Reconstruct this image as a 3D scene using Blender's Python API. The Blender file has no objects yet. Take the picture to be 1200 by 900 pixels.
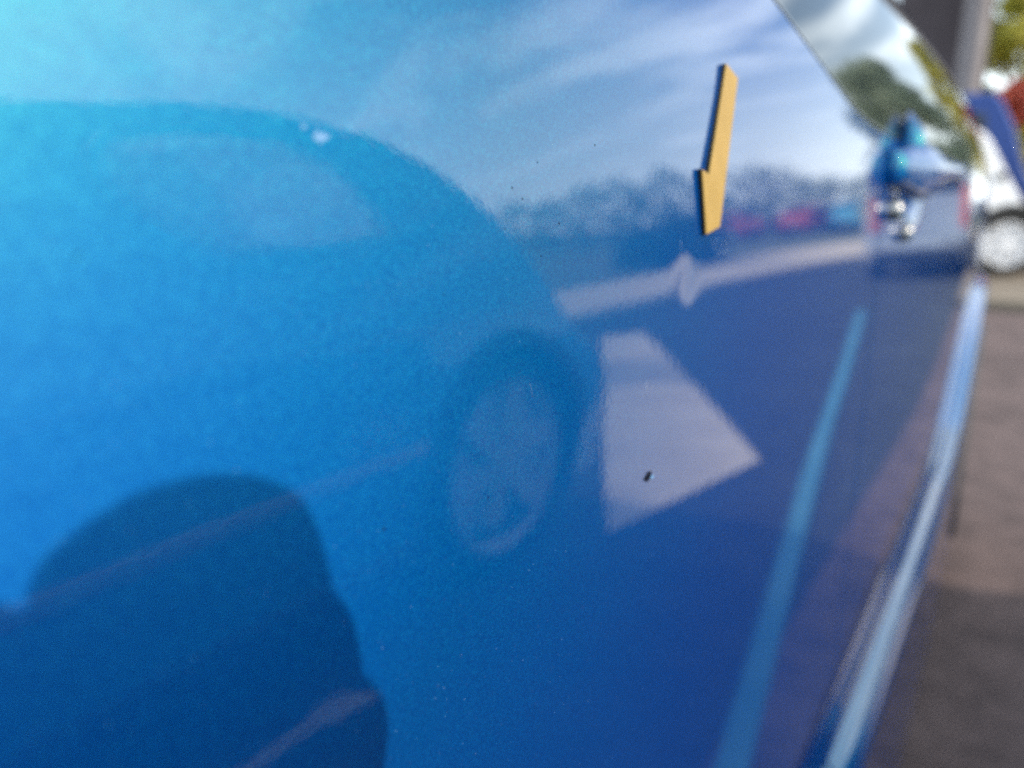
import bpy, bmesh, math, random
from mathutils import Vector, Matrix, noise as mnoise

random.seed(7)
S = bpy.context.scene
COL = S.collection
R = math.radians
exp, tanh, sin, cos, pi = math.exp, math.tanh, math.sin, math.cos, math.pi

# ------------------------------------------------------------------ camera, sky, sun, exposure
CAM_H, CAM_D = 1.15, 0.10
PITCH, YAW = R(13.86), R(33.99)
cd = bpy.data.cameras.new('camera')
cam = bpy.data.objects.new('camera', cd)
COL.objects.link(cam)
cd.sensor_fit = 'HORIZONTAL'
cd.sensor_width = 36.0
cd.lens = 27.0
cd.clip_start = 0.004
cd.clip_end = 2000.0
cam.location = (CAM_D, 0.0, CAM_H)
cam.rotation_euler = (R(90) - PITCH, 0.0, YAW)
cd.dof.use_dof = True
cd.dof.focus_distance = 0.195
cd.dof.aperture_fstop = 6.6
cd.dof.aperture_blades = 0
S.camera = cam

TO_SUN = Vector((0.80, 0.05, 0.40)).normalized()
SUN_EL = math.asin(TO_SUN.z)
SUN_ROT = math.atan2(TO_SUN.x, TO_SUN.y)
ld = bpy.data.lights.new('sun', 'SUN')
ld.energy = 2.2
ld.angle = R(0.53)
ld.color = (1.0, 0.87, 0.70)
sun = bpy.data.objects.new('sun', ld)
COL.objects.link(sun)
sun.location = (20, 2, 15)
sun.rotation_euler = (-TO_SUN).to_track_quat('-Z', 'Y').to_euler()

W = bpy.data.worlds.new('World')
S.world = W
W.use_nodes = True
wt = W.node_tree
for n in list(wt.nodes):
    wt.nodes.remove(n)


def nd(t, typ, **kw):
    n = t.nodes.new(typ)
    for k, v in kw.items():
        setattr(n, k, v)
    return n


def mathn(t, op, a, b=None, clamp=False):
    n = nd(t, 'ShaderNodeMath', operation=op)
    n.use_clamp = clamp
    for i, v in enumerate((a, b)):
        if v is None:
            continue
        if isinstance(v, (int, float)):
            n.inputs[i].default_value = v
        else:
            t.links.new(v, n.inputs[i])
    return n.outputs[0]


def ramp(t, fac, stops):
    n = nd(t, 'ShaderNodeValToRGB')
    e = n.color_ramp.elements
    while len(e) < len(stops):
        e.new(0.5)
    for i, (p, c) in enumerate(stops):
        e[i].position = p
        e[i].color = (c[0], c[1], c[2], 1) if len(c) == 3 else c
    t.links.new(fac, n.inputs['Fac'])
    return n.outputs['Color']


sky = nd(wt, 'ShaderNodeTexSky', sky_type='NISHITA')
sky.sun_disc = False
sky.sun_elevation = SUN_EL
sky.sun_rotation = SUN_ROT
sky.air_density = 1.0
sky.dust_density = 0.6
sky.ozone_density = 0.5
tc = nd(wt, 'ShaderNodeTexCoord')
sep = nd(wt, 'ShaderNodeSeparateXYZ')
wt.links.new(tc.outputs['Generated'], sep.inputs[0])
zc = mathn(wt, 'MAXIMUM', sep.outputs[2], 0.02)
u = mathn(wt, 'DIVIDE', sep.outputs[0], mathn(wt, 'ADD', zc, 0.06))
v = mathn(wt, 'DIVIDE', sep.outputs[1], mathn(wt, 'ADD', zc, 0.06))
cmb = nd(wt, 'ShaderNodeCombineXYZ')
wt.links.new(u, cmb.inputs[0])
wt.links.new(v, cmb.inputs[1])
mp = nd(wt, 'ShaderNodeMapping')
mp.vector_type = 'TEXTURE'
mp.inputs['Rotation'].default_value = (0, 0, R(36))
mp.inputs['Scale'].default_value = (2.2, 0.60, 1)
wt.links.new(cmb.outputs[0], mp.inputs[0])
n1 = nd(wt, 'ShaderNodeTexNoise')
n1.inputs['Scale'].default_value = 1.15
n1.inputs['Detail'].default_value = 6
n1.inputs['Roughness'].default_value = 0.52
n1.inputs['Distortion'].default_value = 0.35
wt.links.new(mp.outputs[0], n1.inputs['Vector'])
cl = ramp(wt, n1.outputs['Fac'], [(0.42, (0.02, 0.02, 0.02)), (0.64, (0.95, 0.95, 0.95))])
hz = ramp(wt, sep.outputs[2], [(0.0, (0.85, 0.85, 0.85)), (0.10, (0.45, 0.45, 0.45)), (0.30, (0.0, 0.0, 0.0))])
cf = mathn(wt, 'MAXIMUM', mathn(wt, 'MULTIPLY', cl, 0.86), hz)
mixc = nd(wt, 'ShaderNodeMix', data_type='RGBA')
wt.links.new(cf, mixc.inputs['Factor'])
wt.links.new(sky.outputs[0], mixc.inputs['A'])
mixc.inputs['B'].default_value = (10.6, 11.6, 12.0, 1)
bg = nd(wt, 'ShaderNodeBackground')
bg.inputs['Strength'].default_value = 0.15
wt.links.new(mixc.outputs['Result'], bg.inputs['Color'])
wo = nd(wt, 'ShaderNodeOutputWorld')
wt.links.new(bg.outputs[0], wo.inputs['Surface'])

S.view_settings.view_transform = 'Standard'
S.view_settings.look = 'None'
S.view_settings.exposure = 0.75
S.view_settings.gamma = 1.0
S.view_settings.use_curve_mapping = False
S.render.engine = 'CYCLES'
S.cycles.max_bounces = 8
S.cycles.use_denoising = False
S.cycles.pixel_filter_type = 'BLACKMAN_HARRIS'
S.cycles.filter_width = 2.3

# ------------------------------------------------------------------ materials


def new_mat(name):
    m = bpy.data.materials.new(name)
    m.use_nodes = True
    return m, m.node_tree, m.node_tree.nodes['Principled BSDF']


def noise_node(t, scale, detail=4, rough=0.55, vec=None):
    n = nd(t, 'ShaderNodeTexNoise')
    n.inputs['Scale'].default_value = scale
    n.inputs['Detail'].default_value = detail
    n.inputs['Roughness'].default_value = rough
    if vec is None:
        c = nd(t, 'ShaderNodeTexCoord')
        vec = c.outputs['Object']
    t.links.new(vec, n.inputs['Vector'])
    return n.outputs['Fac']


def bump(t, h, strength, dist, normal=None):
    b = nd(t, 'ShaderNodeBump')
    b.inputs['Strength'].default_value = strength
    b.inputs['Distance'].default_value = dist
    t.links.new(h, b.inputs['Height'])
    if normal is not None:
        t.links.new(normal, b.inputs['Normal'])
    return b.outputs['Normal']


def simple(name, c1, c2=None, scale=8, rough=0.6, metal=0.0, coat=0.0, bumpd=0.0, detail=4, spec=0.5, coat_rough=0.03):
    m, t, b = new_mat(name)
    c2 = c2 or tuple(min(1, x * 1.25) for x in c1)
    f = noise_node(t, scale, detail)
    t.links.new(ramp(t, f, [(0.3, c1), (0.7, c2)]), b.inputs['Base Color'])
    b.inputs['Roughness'].default_value = rough
    b.inputs['Metallic'].default_value = metal
    b.inputs['Specular IOR Level'].default_value = spec
    b.inputs['Coat Weight'].default_value = coat
    b.inputs['Coat Roughness'].default_value = coat_rough
    if bumpd:
        t.links.new(bump(t, f, 0.6, bumpd), b.inputs['Normal'])
    return m


def panel_paint():
    """Metallic blue lacquer: flaky base under a slightly rippled clear coat, with fine dust."""
    m, t, b = new_mat('metallic_blue_lacquer')
    c = nd(t, 'ShaderNodeTexCoord')
    ob = c.outputs['Object']
    vo = nd(t, 'ShaderNodeTexVoronoi')
    vo.inputs['Scale'].default_value = 2500
    t.links.new(ob, vo.inputs['Vector'])
    sp = nd(t, 'ShaderNodeSeparateColor')
    t.links.new(vo.outputs['Color'], sp.inputs[0])
    flake = sp.outputs[0]
    base = ramp(t, flake, [(0.0, (0.000, 0.092, 0.60)), (0.55, (0.001, 0.114, 0.70)), (1.0, (0.003, 0.148, 0.78))])
    lw = nd(t, 'ShaderNodeLayerWeight')
    lw.inputs['Blend'].default_value = 0.5
    dm_ = nd(t, 'ShaderNodeMix', data_type='RGBA', blend_type='MULTIPLY')
    dm_.inputs['Factor'].default_value = 1.0
    t.links.new(base, dm_.inputs['A'])
    t.links.new(ramp(t, lw.outputs['Facing'], [(0.07, (1.02, 1.12, 1.04)), (0.45, (0.40, 0.62, 0.50)), (0.75, (0.04, 0.36, 0.39))]), dm_.inputs['B'])
    base = dm_.outputs['Result']
    dustn = noise_node(t, 620, 3, 0.6, ob)
    dust = ramp(t, dustn, [(0.66, (0, 0, 0)), (0.76, (1, 1, 1))])
    big = noise_node(t, 24, 3, 0.5, ob)
    dm = mathn(t, 'MULTIPLY', mathn(t, 'MULTIPLY', dust, big), 0.10)
    mx = nd(t, 'ShaderNodeMix', data_type='RGBA')
    t.links.new(dm, mx.inputs['Factor'])
    t.links.new(base, mx.inputs['A'])
    mx.inputs['B'].default_value = (0.45, 0.47, 0.5, 1)
    t.links.new(mx.outputs['Result'], b.inputs['Base Color'])
    b.inputs['Metallic'].default_value = 0.0
    b.inputs['Roughness'].default_value = 0.8
    b.inputs['Specular IOR Level'].default_value = 0.0
    b2 = nd(t, 'ShaderNodeBsdfPrincipled')
    trav = ramp(t, lw.outputs['Facing'], [(0.07, (0.085, 0.52, 0.09)), (0.25, (0.028, 0.44, 0.10)), (0.46, (0.001, 0.26, 0.14)), (0.72, (0.000, 0.09, 0.13))])
    fm = nd(t, 'ShaderNodeMix', data_type='RGBA', blend_type='MULTIPLY')
    fm.inputs['Factor'].default_value = 1.0
    t.links.new(trav, fm.inputs['A'])
    t.links.new(ramp(t, flake, [(0.0, (0.66, 0.69, 0.73)), (0.75, (1.0, 1.0, 1.0)), (1.0, (1.45, 1.36, 1.30))]), fm.inputs['B'])
    t.links.new(fm.outputs['Result'], b2.inputs['Base Color'])
    b2.inputs['Metallic'].default_value = 1.0
    b2.inputs['Roughness'].default_value = 0.45
    ms = nd(t, 'ShaderNodeMixShader')
    ms.inputs[0].default_value = 0.34
    t.links.new(b.outputs[0], ms.inputs[1])
    t.links.new(b2.outputs[0], ms.inputs[2])
    t.links.new(ms.outputs[0], t.nodes['Material Output'].inputs['Surface'])
    for q in (b, b2):
        q.inputs['Coat Weight'].default_value = 1.0
        q.inputs['Coat IOR'].default_value = 1.62
        q.inputs['Coat Roughness'].default_value = 0.022
    # lacquer ripple (orange peel), very shallow
    rip = noise_node(t, 340, 2, 0.5, ob)
    rip2 = noise_node(t, 55, 2, 0.5, ob)
    nb = bump(t, rip, 0.11, 0.00010)
    nb = bump(t, rip2, 0.045, 0.00030, nb)
    t.links.new(nb, b.inputs['Coat Normal'])
    t.links.new(nb, b2.inputs['Coat Normal'])
    nf = bump(t, flake, 0.5, 0.00012)
    t.links.new(nf, b.inputs['Normal'])
    t.links.new(nf, b2.inputs['Normal'])
    return m


M = {}
M['paint'] = panel_paint()
M['seal'] = simple('grey_rubber', (0.05, 0.055, 0.06), (0.07, 0.075, 0.08), 60, 0.3, 0, 0.7, coat_rough=0.12)
M['glass'] = simple('dark_car_glass', (0.012, 0.018, 0.022), (0.018, 0.025, 0.030), 3, 0.03, 0, 0.0, spec=0.42)
M['tyre'] = simple('tyre_rubber', (0.012, 0.012, 0.012), (0.022, 0.021, 0.02), 30, 0.75, bumpd=0.002)
M['rim'] = simple('alloy_rim', (0.68, 0.68, 0.70), (0.78, 0.78, 0.80), 12, 0.45, 0.1)
M['hub'] = simple('grey_wheel_cover', (0.56, 0.57, 0.59), (0.66, 0.67, 0.69), 9, 0.5, 0.0)
M['chrome'] = simple('bright_chrome', (0.42, 0.41, 0.40), (0.50, 0.49, 0.47), 20, 0.35, 1.0)
M['yellow'] = simple('yellow_coated_arrow_face', (0.40, 0.245, 0.045), (0.47, 0.29, 0.06), 90, 0.55, 0, 0, 0.0001)
M['magnet'] = simple('black_magnet_rubber', (0.008, 0.008, 0.010), (0.014, 0.014, 0.016), 200, 0.6)
M['scratch'] = simple('bare_scratch', (0.30, 0.40, 0.56), (0.55, 0.60, 0.68), 900, 0.6)
M['scuff'] = simple('pale_scuff_and_glint', (0.02, 0.22, 0.50), (0.26, 0.42, 0.62), 1800, 0.6)
M['chip'] = simple('dark_chip', (0.004, 0.005, 0.012), (0.010, 0.012, 0.025), 900, 0.9, spec=0.1)
M['cyan'] = simple('light_blue_car_paint', (0.05, 0.47, 0.74), (0.06, 0.50, 0.77), 3, 0.45, 0.15, 1.0, coat_rough=0.06)
M['white'] = simple('white_car_paint', (0.74, 0.74, 0.75), (0.80, 0.80, 0.81), 3, 0.4, 0, 0.8)
M['silver'] = simple('silver_car_paint', (0.42, 0.43, 0.46), (0.47, 0.48, 0.51), 3, 0.4, 0.4, 0.8)
M['royal'] = simple('royal_blue_van_paint', (0.010, 0.050, 0.24), (0.014, 0.058, 0.27), 3, 0.5, 0, 0.15)
M['red'] = simple('red_car_paint', (0.55, 0.03, 0.03), (0.62, 0.04, 0.035), 3, 0.4, 0, 0.8)
M['teal'] = simple('pale_cyan_car_paint', (0.10, 0.50, 0.70), (0.12, 0.55, 0.75), 3, 0.4, 0, 0.8)
M['redlamp'] = simple('red_lamp_lens', (0.75, 0.10, 0.04), (0.85, 0.14, 0.06), 40, 0.2, 0, 1.0)
M['clearlamp'] = simple('clear_lamp_lens', (0.6, 0.62, 0.64), (0.75, 0.76, 0.78), 40, 0.1, 0.3, 1.0)
M['plastic'] = simple('dark_bumper_plastic', (0.020, 0.022, 0.026), (0.035, 0.037, 0.042), 20, 0.6)
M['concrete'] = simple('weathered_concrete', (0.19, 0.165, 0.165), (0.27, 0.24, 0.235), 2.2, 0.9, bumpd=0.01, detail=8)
M['piershade'] = simple('pier_shade_tone', (0.060, 0.047, 0.050), (0.095, 0.076, 0.080), 1.6, 0.9, bumpd=0.008, detail=8)  # shaded face of the pillar, put into the colour
M['paving'] = simple('pale_pavement', (0.72, 0.59, 0.43), (0.84, 0.70, 0.52), 1.6, 0.9, bumpd=0.004, detail=8)
M['bluepaint'] = simple('worn_blue_line_paint', (0.055, 0.24, 0.34), (0.10, 0.32, 0.43), 4, 0.85)
M['sundim'] = simple('dim_sun_patch', (0.36, 0.33, 0.28), (0.58, 0.52, 0.44), 3, 0.85)  # half-bright tone for the gap in the painted sunlight
M['gravel'] = simple('tan_concrete', (0.17, 0.135, 0.10), (0.26, 0.21, 0.155), 1.3, 0.9, bumpd=0.006, detail=8)
M['kerb'] = simple('kerb_concrete', (0.64, 0.54, 0.42), (0.76, 0.65, 0.51), 3.0, 0.85, bumpd=0.004, detail=8)
M['bark'] = simple('tree_bark', (0.06, 0.045, 0.035), (0.12, 0.09, 0.07), 14, 0.9, bumpd=0.02, detail=8)
M['verge'] = simple('verge_grass', (0.10, 0.12, 0.05), (0.18, 0.19, 0.09), 1.2, 0.9, bumpd=0.03, detail=8)


def veiled_glass():
    m, t, b = new_mat('veiled_car_glass')
    b.inputs['Base Color'].default_value = (0.02, 0.025, 0.028, 1)
    b.inputs['Roughness'].default_value = 0.01
    tr = nd(t, 'ShaderNodeBsdfTransparent')
    tr.inputs['Color'].default_value = (0.66, 0.70, 0.70, 1)
    fr = nd(t, 'ShaderNodeFresnel')
    fr.inputs['IOR'].default_value = 1.5
    gl = nd(t, 'ShaderNodeBsdfGlossy')
    gl.inputs['Roughness'].default_value = 0.01
    ms = nd(t, 'ShaderNodeMixShader')
    t.links.new(fr.outputs[0], ms.inputs[0])
    t.links.new(tr.outputs[0], ms.inputs[1])
    t.links.new(gl.outputs[0], ms.inputs[2])
    df = nd(t, 'ShaderNodeBsdfDiffuse')
    df.inputs['Color'].default_value = (0.86, 0.87, 0.87, 1)  # pale veil painted in for the brightness seen through the windows
    m2 = nd(t, 'ShaderNodeMixShader')
    m2.inputs[0].default_value = 0.60
    t.links.new(ms.outputs[0], m2.inputs[1])
    t.links.new(df.outputs[0], m2.inputs[2])
    t.links.new(m2.outputs[0], t.nodes['Material Output'].inputs['Surface'])
    return m


M['clear'] = veiled_glass()  # not fully clear: pale veil painted in for the brightness through the windows


def leaf_mat(name, c1, c2):
    m, t, b = new_mat(name)
    g = nd(t, 'ShaderNodeNewGeometry')
    t.links.new(ramp(t, g.outputs['Random Per Island'], [(0.0, c1), (1.0, c2)]), b.inputs['Base Color'])
    b.inputs['Roughness'].default_value = 0.55
    b.inputs['Specular IOR Level'].default_value = 0.25
    tr = nd(t, 'ShaderNodeBsdfTranslucent')
    tr.inputs['Color'].default_value = tuple((a + q) * 0.6 for a, q in zip(c1, c2)) + (1,)
    ms = nd(t, 'ShaderNodeMixShader')
    ms.inputs[0].default_value = 0.25
    t.links.new(b.outputs[0], ms.inputs[1])
    t.links.new(tr.outputs[0], ms.inputs[2])
    t.links.new(ms.outputs[0], t.nodes['Material Output'].inputs['Surface'])
    return m


M['leaf'] = leaf_mat('green_leaf', (0.10, 0.125, 0.085), (0.20, 0.23, 0.14))
M['paleleaf'] = leaf_mat('pale_green_leaf', (0.24, 0.30, 0.20), (0.48, 0.53, 0.37))
M['darkleaf'] = leaf_mat('dark_green_leaf', (0.016, 0.036, 0.014), (0.045, 0.075, 0.028))
M['yellowleaf'] = leaf_mat('yellow_green_leaf', (0.30, 0.29, 0.035), (0.58, 0.50, 0.09))
M['redleaf'] = leaf_mat('red_leaf', (0.55, 0.11, 0.07), (0.75, 0.22, 0.14))


def asphalt(name, tint):
    m, t, b = new_mat(name)
    c = nd(t, 'ShaderNodeTexCoord')
    ob = c.outputs['Object']
    f = noise_node(t, 0.9, 8, 0.62, ob)
    f2 = noise_node(t, 5.5, 6, 0.65, ob)
    g = noise_node(t, 110, 3, 0.6, ob)
    a = nd(t, 'ShaderNodeMix', data_type='RGBA')
    t.links.new(mathn(t, 'MULTIPLY', g, 0.6), a.inputs['Factor'])
    t.links.new(ramp(t, f, [(0.32, (0.034, 0.026, 0.025)), (0.68, (0.088, 0.070, 0.066))]), a.inputs['A'])
    t.links.new(ramp(t, g, [(0.4, (0.036, 0.028, 0.028)), (0.65, (0.13, 0.105, 0.10))]), a.inputs['B'])
    k = nd(t, 'ShaderNodeMix', data_type='RGBA', blend_type='MULTIPLY')
    k.inputs['Factor'].default_value = 1.0
    t.links.new(a.outputs['Result'], k.inputs['A'])
    t.links.new(ramp(t, f2, [(0.34, (0.62, 0.60, 0.60)), (0.62, (1.22, 1.20, 1.18))]), k.inputs['B'])
    k2 = nd(t, 'ShaderNodeMix', data_type='RGBA', blend_type='MULTIPLY')
    k2.inputs['Factor'].default_value = 1.0
    t.links.new(k.outputs['Result'], k2.inputs['A'])
    k2.inputs['B'].default_value = (*tint, 1)
    t.links.new(k2.outputs['Result'], b.inputs['Base Color'])
    b.inputs['Roughness'].default_value = 0.9
    t.links.new(bump(t, g, 0.7, 0.006), b.inputs['Normal'])
    return m


M['asphalt'] = asphalt('dark_grey_asphalt', (0.52, 0.80, 0.92))
M['bay'] = asphalt('brownish_asphalt', (1.85, 1.62, 1.58))


def road_paint_and_sun():
    m, t, b = new_mat('worn_white_paint_and_sun_patch')
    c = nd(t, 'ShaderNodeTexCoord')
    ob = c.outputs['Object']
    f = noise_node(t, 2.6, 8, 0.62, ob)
    t.links.new(ramp(t, f, [(0.30, (0.68, 0.56, 0.42)), (0.66, (0.90, 0.76, 0.58))]), b.inputs['Base Color'])  # line paint; the same warm pale colour paints sunlight on the ground
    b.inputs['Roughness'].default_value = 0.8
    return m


M['marking_and_sun'] = road_paint_and_sun()
M['skin'] = simple('skin', (0.50, 0.29, 0.21), (0.56, 0.34, 0.25), 30, 0.5)
M['jacket'] = simple('dark_jacket_cloth', (0.022, 0.026, 0.036), (0.035, 0.040, 0.052), 60, 0.85, bumpd=0.002)
M['jeans'] = simple('blue_denim', (0.035, 0.055, 0.11), (0.06, 0.085, 0.15), 90, 0.9, bumpd=0.002)
M['hair'] = simple('brown_hair', (0.035, 0.022, 0.014), (0.07, 0.045, 0.03), 60, 0.6)
M['shoe'] = simple('dark_shoe_leather', (0.02, 0.018, 0.017), (0.03, 0.028, 0.026), 40, 0.5)
M['phone'] = simple('black_phone_glass', (0.01, 0.01, 0.012), (0.014, 0.014, 0.016), 40, 0.15, 0, 1.0)
M['eye'] = simple('eye_white', (0.7, 0.7, 0.68), (0.75, 0.74, 0.72), 40, 0.2)

# ------------------------------------------------------------------ object helpers


def empty(name, loc, label, cat, group=None, rotz=0.0):
    o = bpy.data.objects.new(name, None)
    o.empty_display_size = 0.1
    COL.objects.link(o)
    o.location = loc
    o.rotation_euler = (0, 0, rotz)
    o['label'] = label
    o['category'] = cat
    if group:
        o['group'] = group
    return o


def mesh_obj(name, verts, faces, mat, parent=None, smooth=True, label=None):
    me = bpy.data.meshes.new(name)
    me.from_pydata([tuple(p) for p in verts], [], faces)
    me.materials.append(mat)
    if smooth:
        me.polygons.foreach_set('use_smooth', [True] * len(me.polygons))
    me.update()
    o = bpy.data.objects.new(name, me)
    COL.objects.link(o)
    if parent is not None:
        o.parent = parent
    if label:
        o['label'] = label
    return o


def bm_obj(name, bm, mat, parent=None, smooth=False, label=None):
    me = bpy.data.meshes.new(name)
    bmesh.ops.recalc_face_normals(bm, faces=bm.faces)
    bm.to_mesh(me)
    bm.free()
    me.materials.append(mat)
    if smooth:
        me.polygons.foreach_set('use_smooth', [True] * len(me.polygons))
    o = bpy.data.objects.new(name, me)
    COL.objects.link(o)
    if parent is not None:
        o.parent = parent
    if label:
        o['label'] = label
    return o


def add_box(bm, x0, x1, y0, y1, z0, z1, bev=0.0):
    r = bmesh.ops.create_cube(bm, size=1.0)
    vs = r['verts']
    bmesh.ops.scale(bm, vec=(x1 - x0, y1 - y0, z1 - z0), verts=vs)
    bmesh.ops.translate(bm, vec=((x0 + x1) / 2, (y0 + y1) / 2, (z0 + z1) / 2), verts=vs)
    if bev:
        es = list({e for q in vs for e in q.link_edges})
        bmesh.ops.bevel(bm, geom=es, offset=bev, segments=2, profile=0.5, affect='EDGES')


def add_tube(bm, pts, rad, n=8, cap=True):
    pts = [Vector(p) for p in pts]
    rads = rad if isinstance(rad, (list, tuple)) else [rad] * len(pts)
    rings = []
    for i, p in enumerate(pts):
        d = (pts[min(i + 1, len(pts) - 1)] - pts[max(i - 1, 0)]).normalized()
        a = d.cross(Vector((0.31, 0.17, 0.93)))
        if a.length < 1e-4:
            a = d.cross(Vector((1, 0, 0)))
        a.normalize()
        c = d.cross(a)
        rings.append([bm.verts.new(p + (a * cos(2 * pi * k / n) + c * sin(2 * pi * k / n)) * rads[i]) for k in range(n)])
    for i in range(len(rings) - 1):
        for k in range(n):
            bm.faces.new((rings[i][k], rings[i][(k + 1) % n], rings[i + 1][(k + 1) % n], rings[i + 1][k]))
    if cap:
        bm.faces.new(rings[0][::-1])
        bm.faces.new(rings[-1])


def add_lathe(bm, prof, n=32, axis='X', center=(0, 0, 0)):
    """prof: (radius, offset along axis)"""
    c = Vector(center)
    rings = []
    for r, h in prof:
        ring = []
        for k in range(n):
            a = 2 * pi * k / n
            if axis == 'X':
                q = Vector((h, r * cos(a), r * sin(a)))
            elif axis == 'Y':
                q = Vector((r * cos(a), h, r * sin(a)))
            else:
                q = Vector((r * cos(a), r * sin(a), h))
            ring.append(bm.verts.new(c + q))
        rings.append(ring)
    for i in range(len(rings) - 1):
        for k in range(n):
            bm.faces.new((rings[i][k], rings[i][(k + 1) % n], rings[i + 1][(k + 1) % n], rings[i + 1][k]))
    return rings


def structure(o, label=None):
    o['kind'] = 'structure'
    if label:
        o['label'] = label
    return o


# ------------------------------------------------------------------ ground, pavement, kerb, verge, markings
def sheet(name, pts, z, mat):
    return mesh_obj(name, [(x, y, z) for x, y in pts], [tuple(range(len(pts)))], mat, None, False)


gv, gf = [], []
xs = [-900, -300, -100, -40, -12, -4, 0, 2, 4, 8, 20, 60, 200, 900]
for y in xs:
    for x in xs:
        gv.append((x, y, 0.0))
N = len(xs)
for j in range(N - 1):
    for i in range(N - 1):
        a = j * N + i
        gf.append((a, a + 1, a + N + 1, a + N))
structure(mesh_obj('asphalt_ground', gv, gf, M['asphalt'], None, False))


def catmull(pts, k=8):
    out = []
    P = [pts[0]] + list(pts) + [pts[-1]]
    for i in range(1, len(P) - 2):
        p0, p1, p2, p3 = [Vector(q).to_3d() for q in P[i - 1:i + 3]]
        for s in range(k):
            t = s / k
            q = 0.5 * (2 * p1 + (p2 - p0) * t + (2 * p0 - 5 * p1 + 4 * p2 - p3) * t * t + (3 * p1 - p0 - 3 * p2 + p3) * t ** 3)
            out.append((q.x, q.y))
    out.append(tuple(pts[-1][:2]))
    return out


near = catmull([(5.4, -16), (5.1, 0), (4.53, 8.65), (4.05, 14.3), (2.95, 18.6), (0.4, 22.5), (-4.5, 25)])
far = catmull([(8.2, -16), (7.6, 0), (6.95, 9.5), (6.6, 15), (6.3, 22), (4.0, 29), (-3, 33)])
KH = 0.11
pv, pf = [], []
for a, b in zip(near, far):
    av, bv = Vector(a), Vector(b)
    k = av + (bv - av).normalized() * 0.14
    pv += [(k.x, k.y, KH), (b[0], b[1], KH), (b[0], b[1], -0.05)]
for i in range(len(near) - 1):
    a = 3 * i
    pf += [(a, a + 1, a + 4, a + 3), (a + 1, a + 2, a + 5, a + 4)]
structure(mesh_obj('pavement', pv, pf, M['paving'], None, False))
kerb_root = bpy.data.objects.new('kerb', None)
COL.objects.link(kerb_root)
structure(kerb_root)
# kerb stones, one by one along the near edge
acc = [0.0]
for i in range(1, len(near)):
    acc.append(acc[-1] + (Vector(near[i]) - Vector(near[i - 1])).length)


def along(s):
    for i in range(1, len(near)):
        if acc[i] >= s:
            t = (s - acc[i - 1]) / (acc[i] - acc[i - 1])
            a, b = Vector(near[i - 1]), Vector(near[i])
            return a.lerp(b, t), (b - a).normalized()
    return Vector(near[-1]), (Vector(near[-1]) - Vector(near[-2])).normalized()


bm = bmesh.new()
add_box(bm, 0, 0.135, -0.445, 0.445, -0.05, KH + 0.003, 0.012)
kst = bm_obj('kerb_stone', bm, M['kerb'], kerb_root)
s = 0.45
first = True
while s < acc[-1] - 0.5:
    p, d = along(s)
    o = kst if first else kst.copy()
    if not first:
        COL.objects.link(o)
        o.parent = kerb_root
    first = False
    o.location = (p.x, p.y, random.uniform(-0.002, 0.002))
    o.rotation_euler = (0, 0, math.atan2(d.y, d.x) - pi / 2)
    s += 0.9
vp = [tuple(q) for q in far] + [(-3, 60), (70, 60), (70, -16)]
bm = bmesh.new()
fv = [bm.verts.new((x + 0.02, y, 0.09)) for x, y in vp]
bm.faces.new(fv)
bmesh.ops.triangulate(bm, faces=bm.faces)
structure(bm_obj('grass_verge', bm, M['verge']))

# patch of sunlight painted on the asphalt ahead of the neighbouring car, in two pieces with a dimmer gap between
mk = bpy.data.objects.new('marking_and_sun_patch', None)
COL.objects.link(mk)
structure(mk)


def ground_patch(name, pts, z):
    o = sheet(name, pts, z, M['marking_and_sun'])
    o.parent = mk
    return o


ground_patch('sun_patch', [(0.842, 3.351), (1.77, 4.87), (2.04, 4.86), (2.33, 4.66), (1.85, 3.68), (1.41, 2.88), (1.098, 2.325)], 0.004)
ground_patch('sun_patch', [(2.23, 5.62), (3.267, 7.309), (3.607, 7.003), (2.86, 5.60), (2.51, 5.84)], 0.004)
# bay line, slightly askew to the car
bl = ground_patch('bay_line', [(-0.100, -1.0), (-0.040, -1.0), (1.492, 9.0), (1.410, 9.0)], 0.008)
structure(sheet('parking_bay', [(-2.9, -6.0), (0.34, -6.0), (0.34, 9.1), (-2.9, 9.1)], 0.004, M['bay']))
bl.data.materials.clear()
bl.data.materials.append(M['bluepaint'])
ground_patch('paint_fleck', [(1.185, -3.0), (1.225, -3.0), (1.225, 1.03), (1.245, 1.06), (1.245, 1.15), (1.140, 1.19), (1.150, 1.06), (1.185, 1.02)], 0.004)
# dimmer strip between the two pieces of sunlight painted on the asphalt
thin = sheet('dim_sun_strip', [(1.77, 4.87), (2.23, 5.62), (2.51, 5.84), (2.86, 5.60), (2.33, 4.66), (2.04, 4.86)], 0.004, M['sundim'])
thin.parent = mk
# raised forecourt under the vans
fc = structure(mesh_obj('forecourt', [(x, y, z) for z in (-0.05, 0.10) for x, y in ((-16, 9.2), (0.33, 9.2), (0.33, 19.6), (-16, 19.6))],
                        [(4, 5, 6, 7), (0, 1, 5, 4), (1, 2, 6, 5), (2, 3, 7, 6), (3, 0, 4, 7)], M['gravel'], None, False))

# ------------------------------------------------------------------ the blue car the camera leans against
TH, RZ, RY, YB = math.tan(R(3.0)), 3.0, 40.0, 1.0


def sstep(a, b, x):
    t = max(0.0, min(1.0, (x - a) / (b - a)))
    return t * t * (3 - 2 * t)


def belt_z(y):
    # the window line falls from the tail towards the door, then levels out
    if y < 0.50:
        return 1.2045 - 0.205 * (y - 0.50)
    q = y - 0.50
    return 1.2045 - 0.205 * 0.07 * (1 - exp(-q / 0.07))


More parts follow.
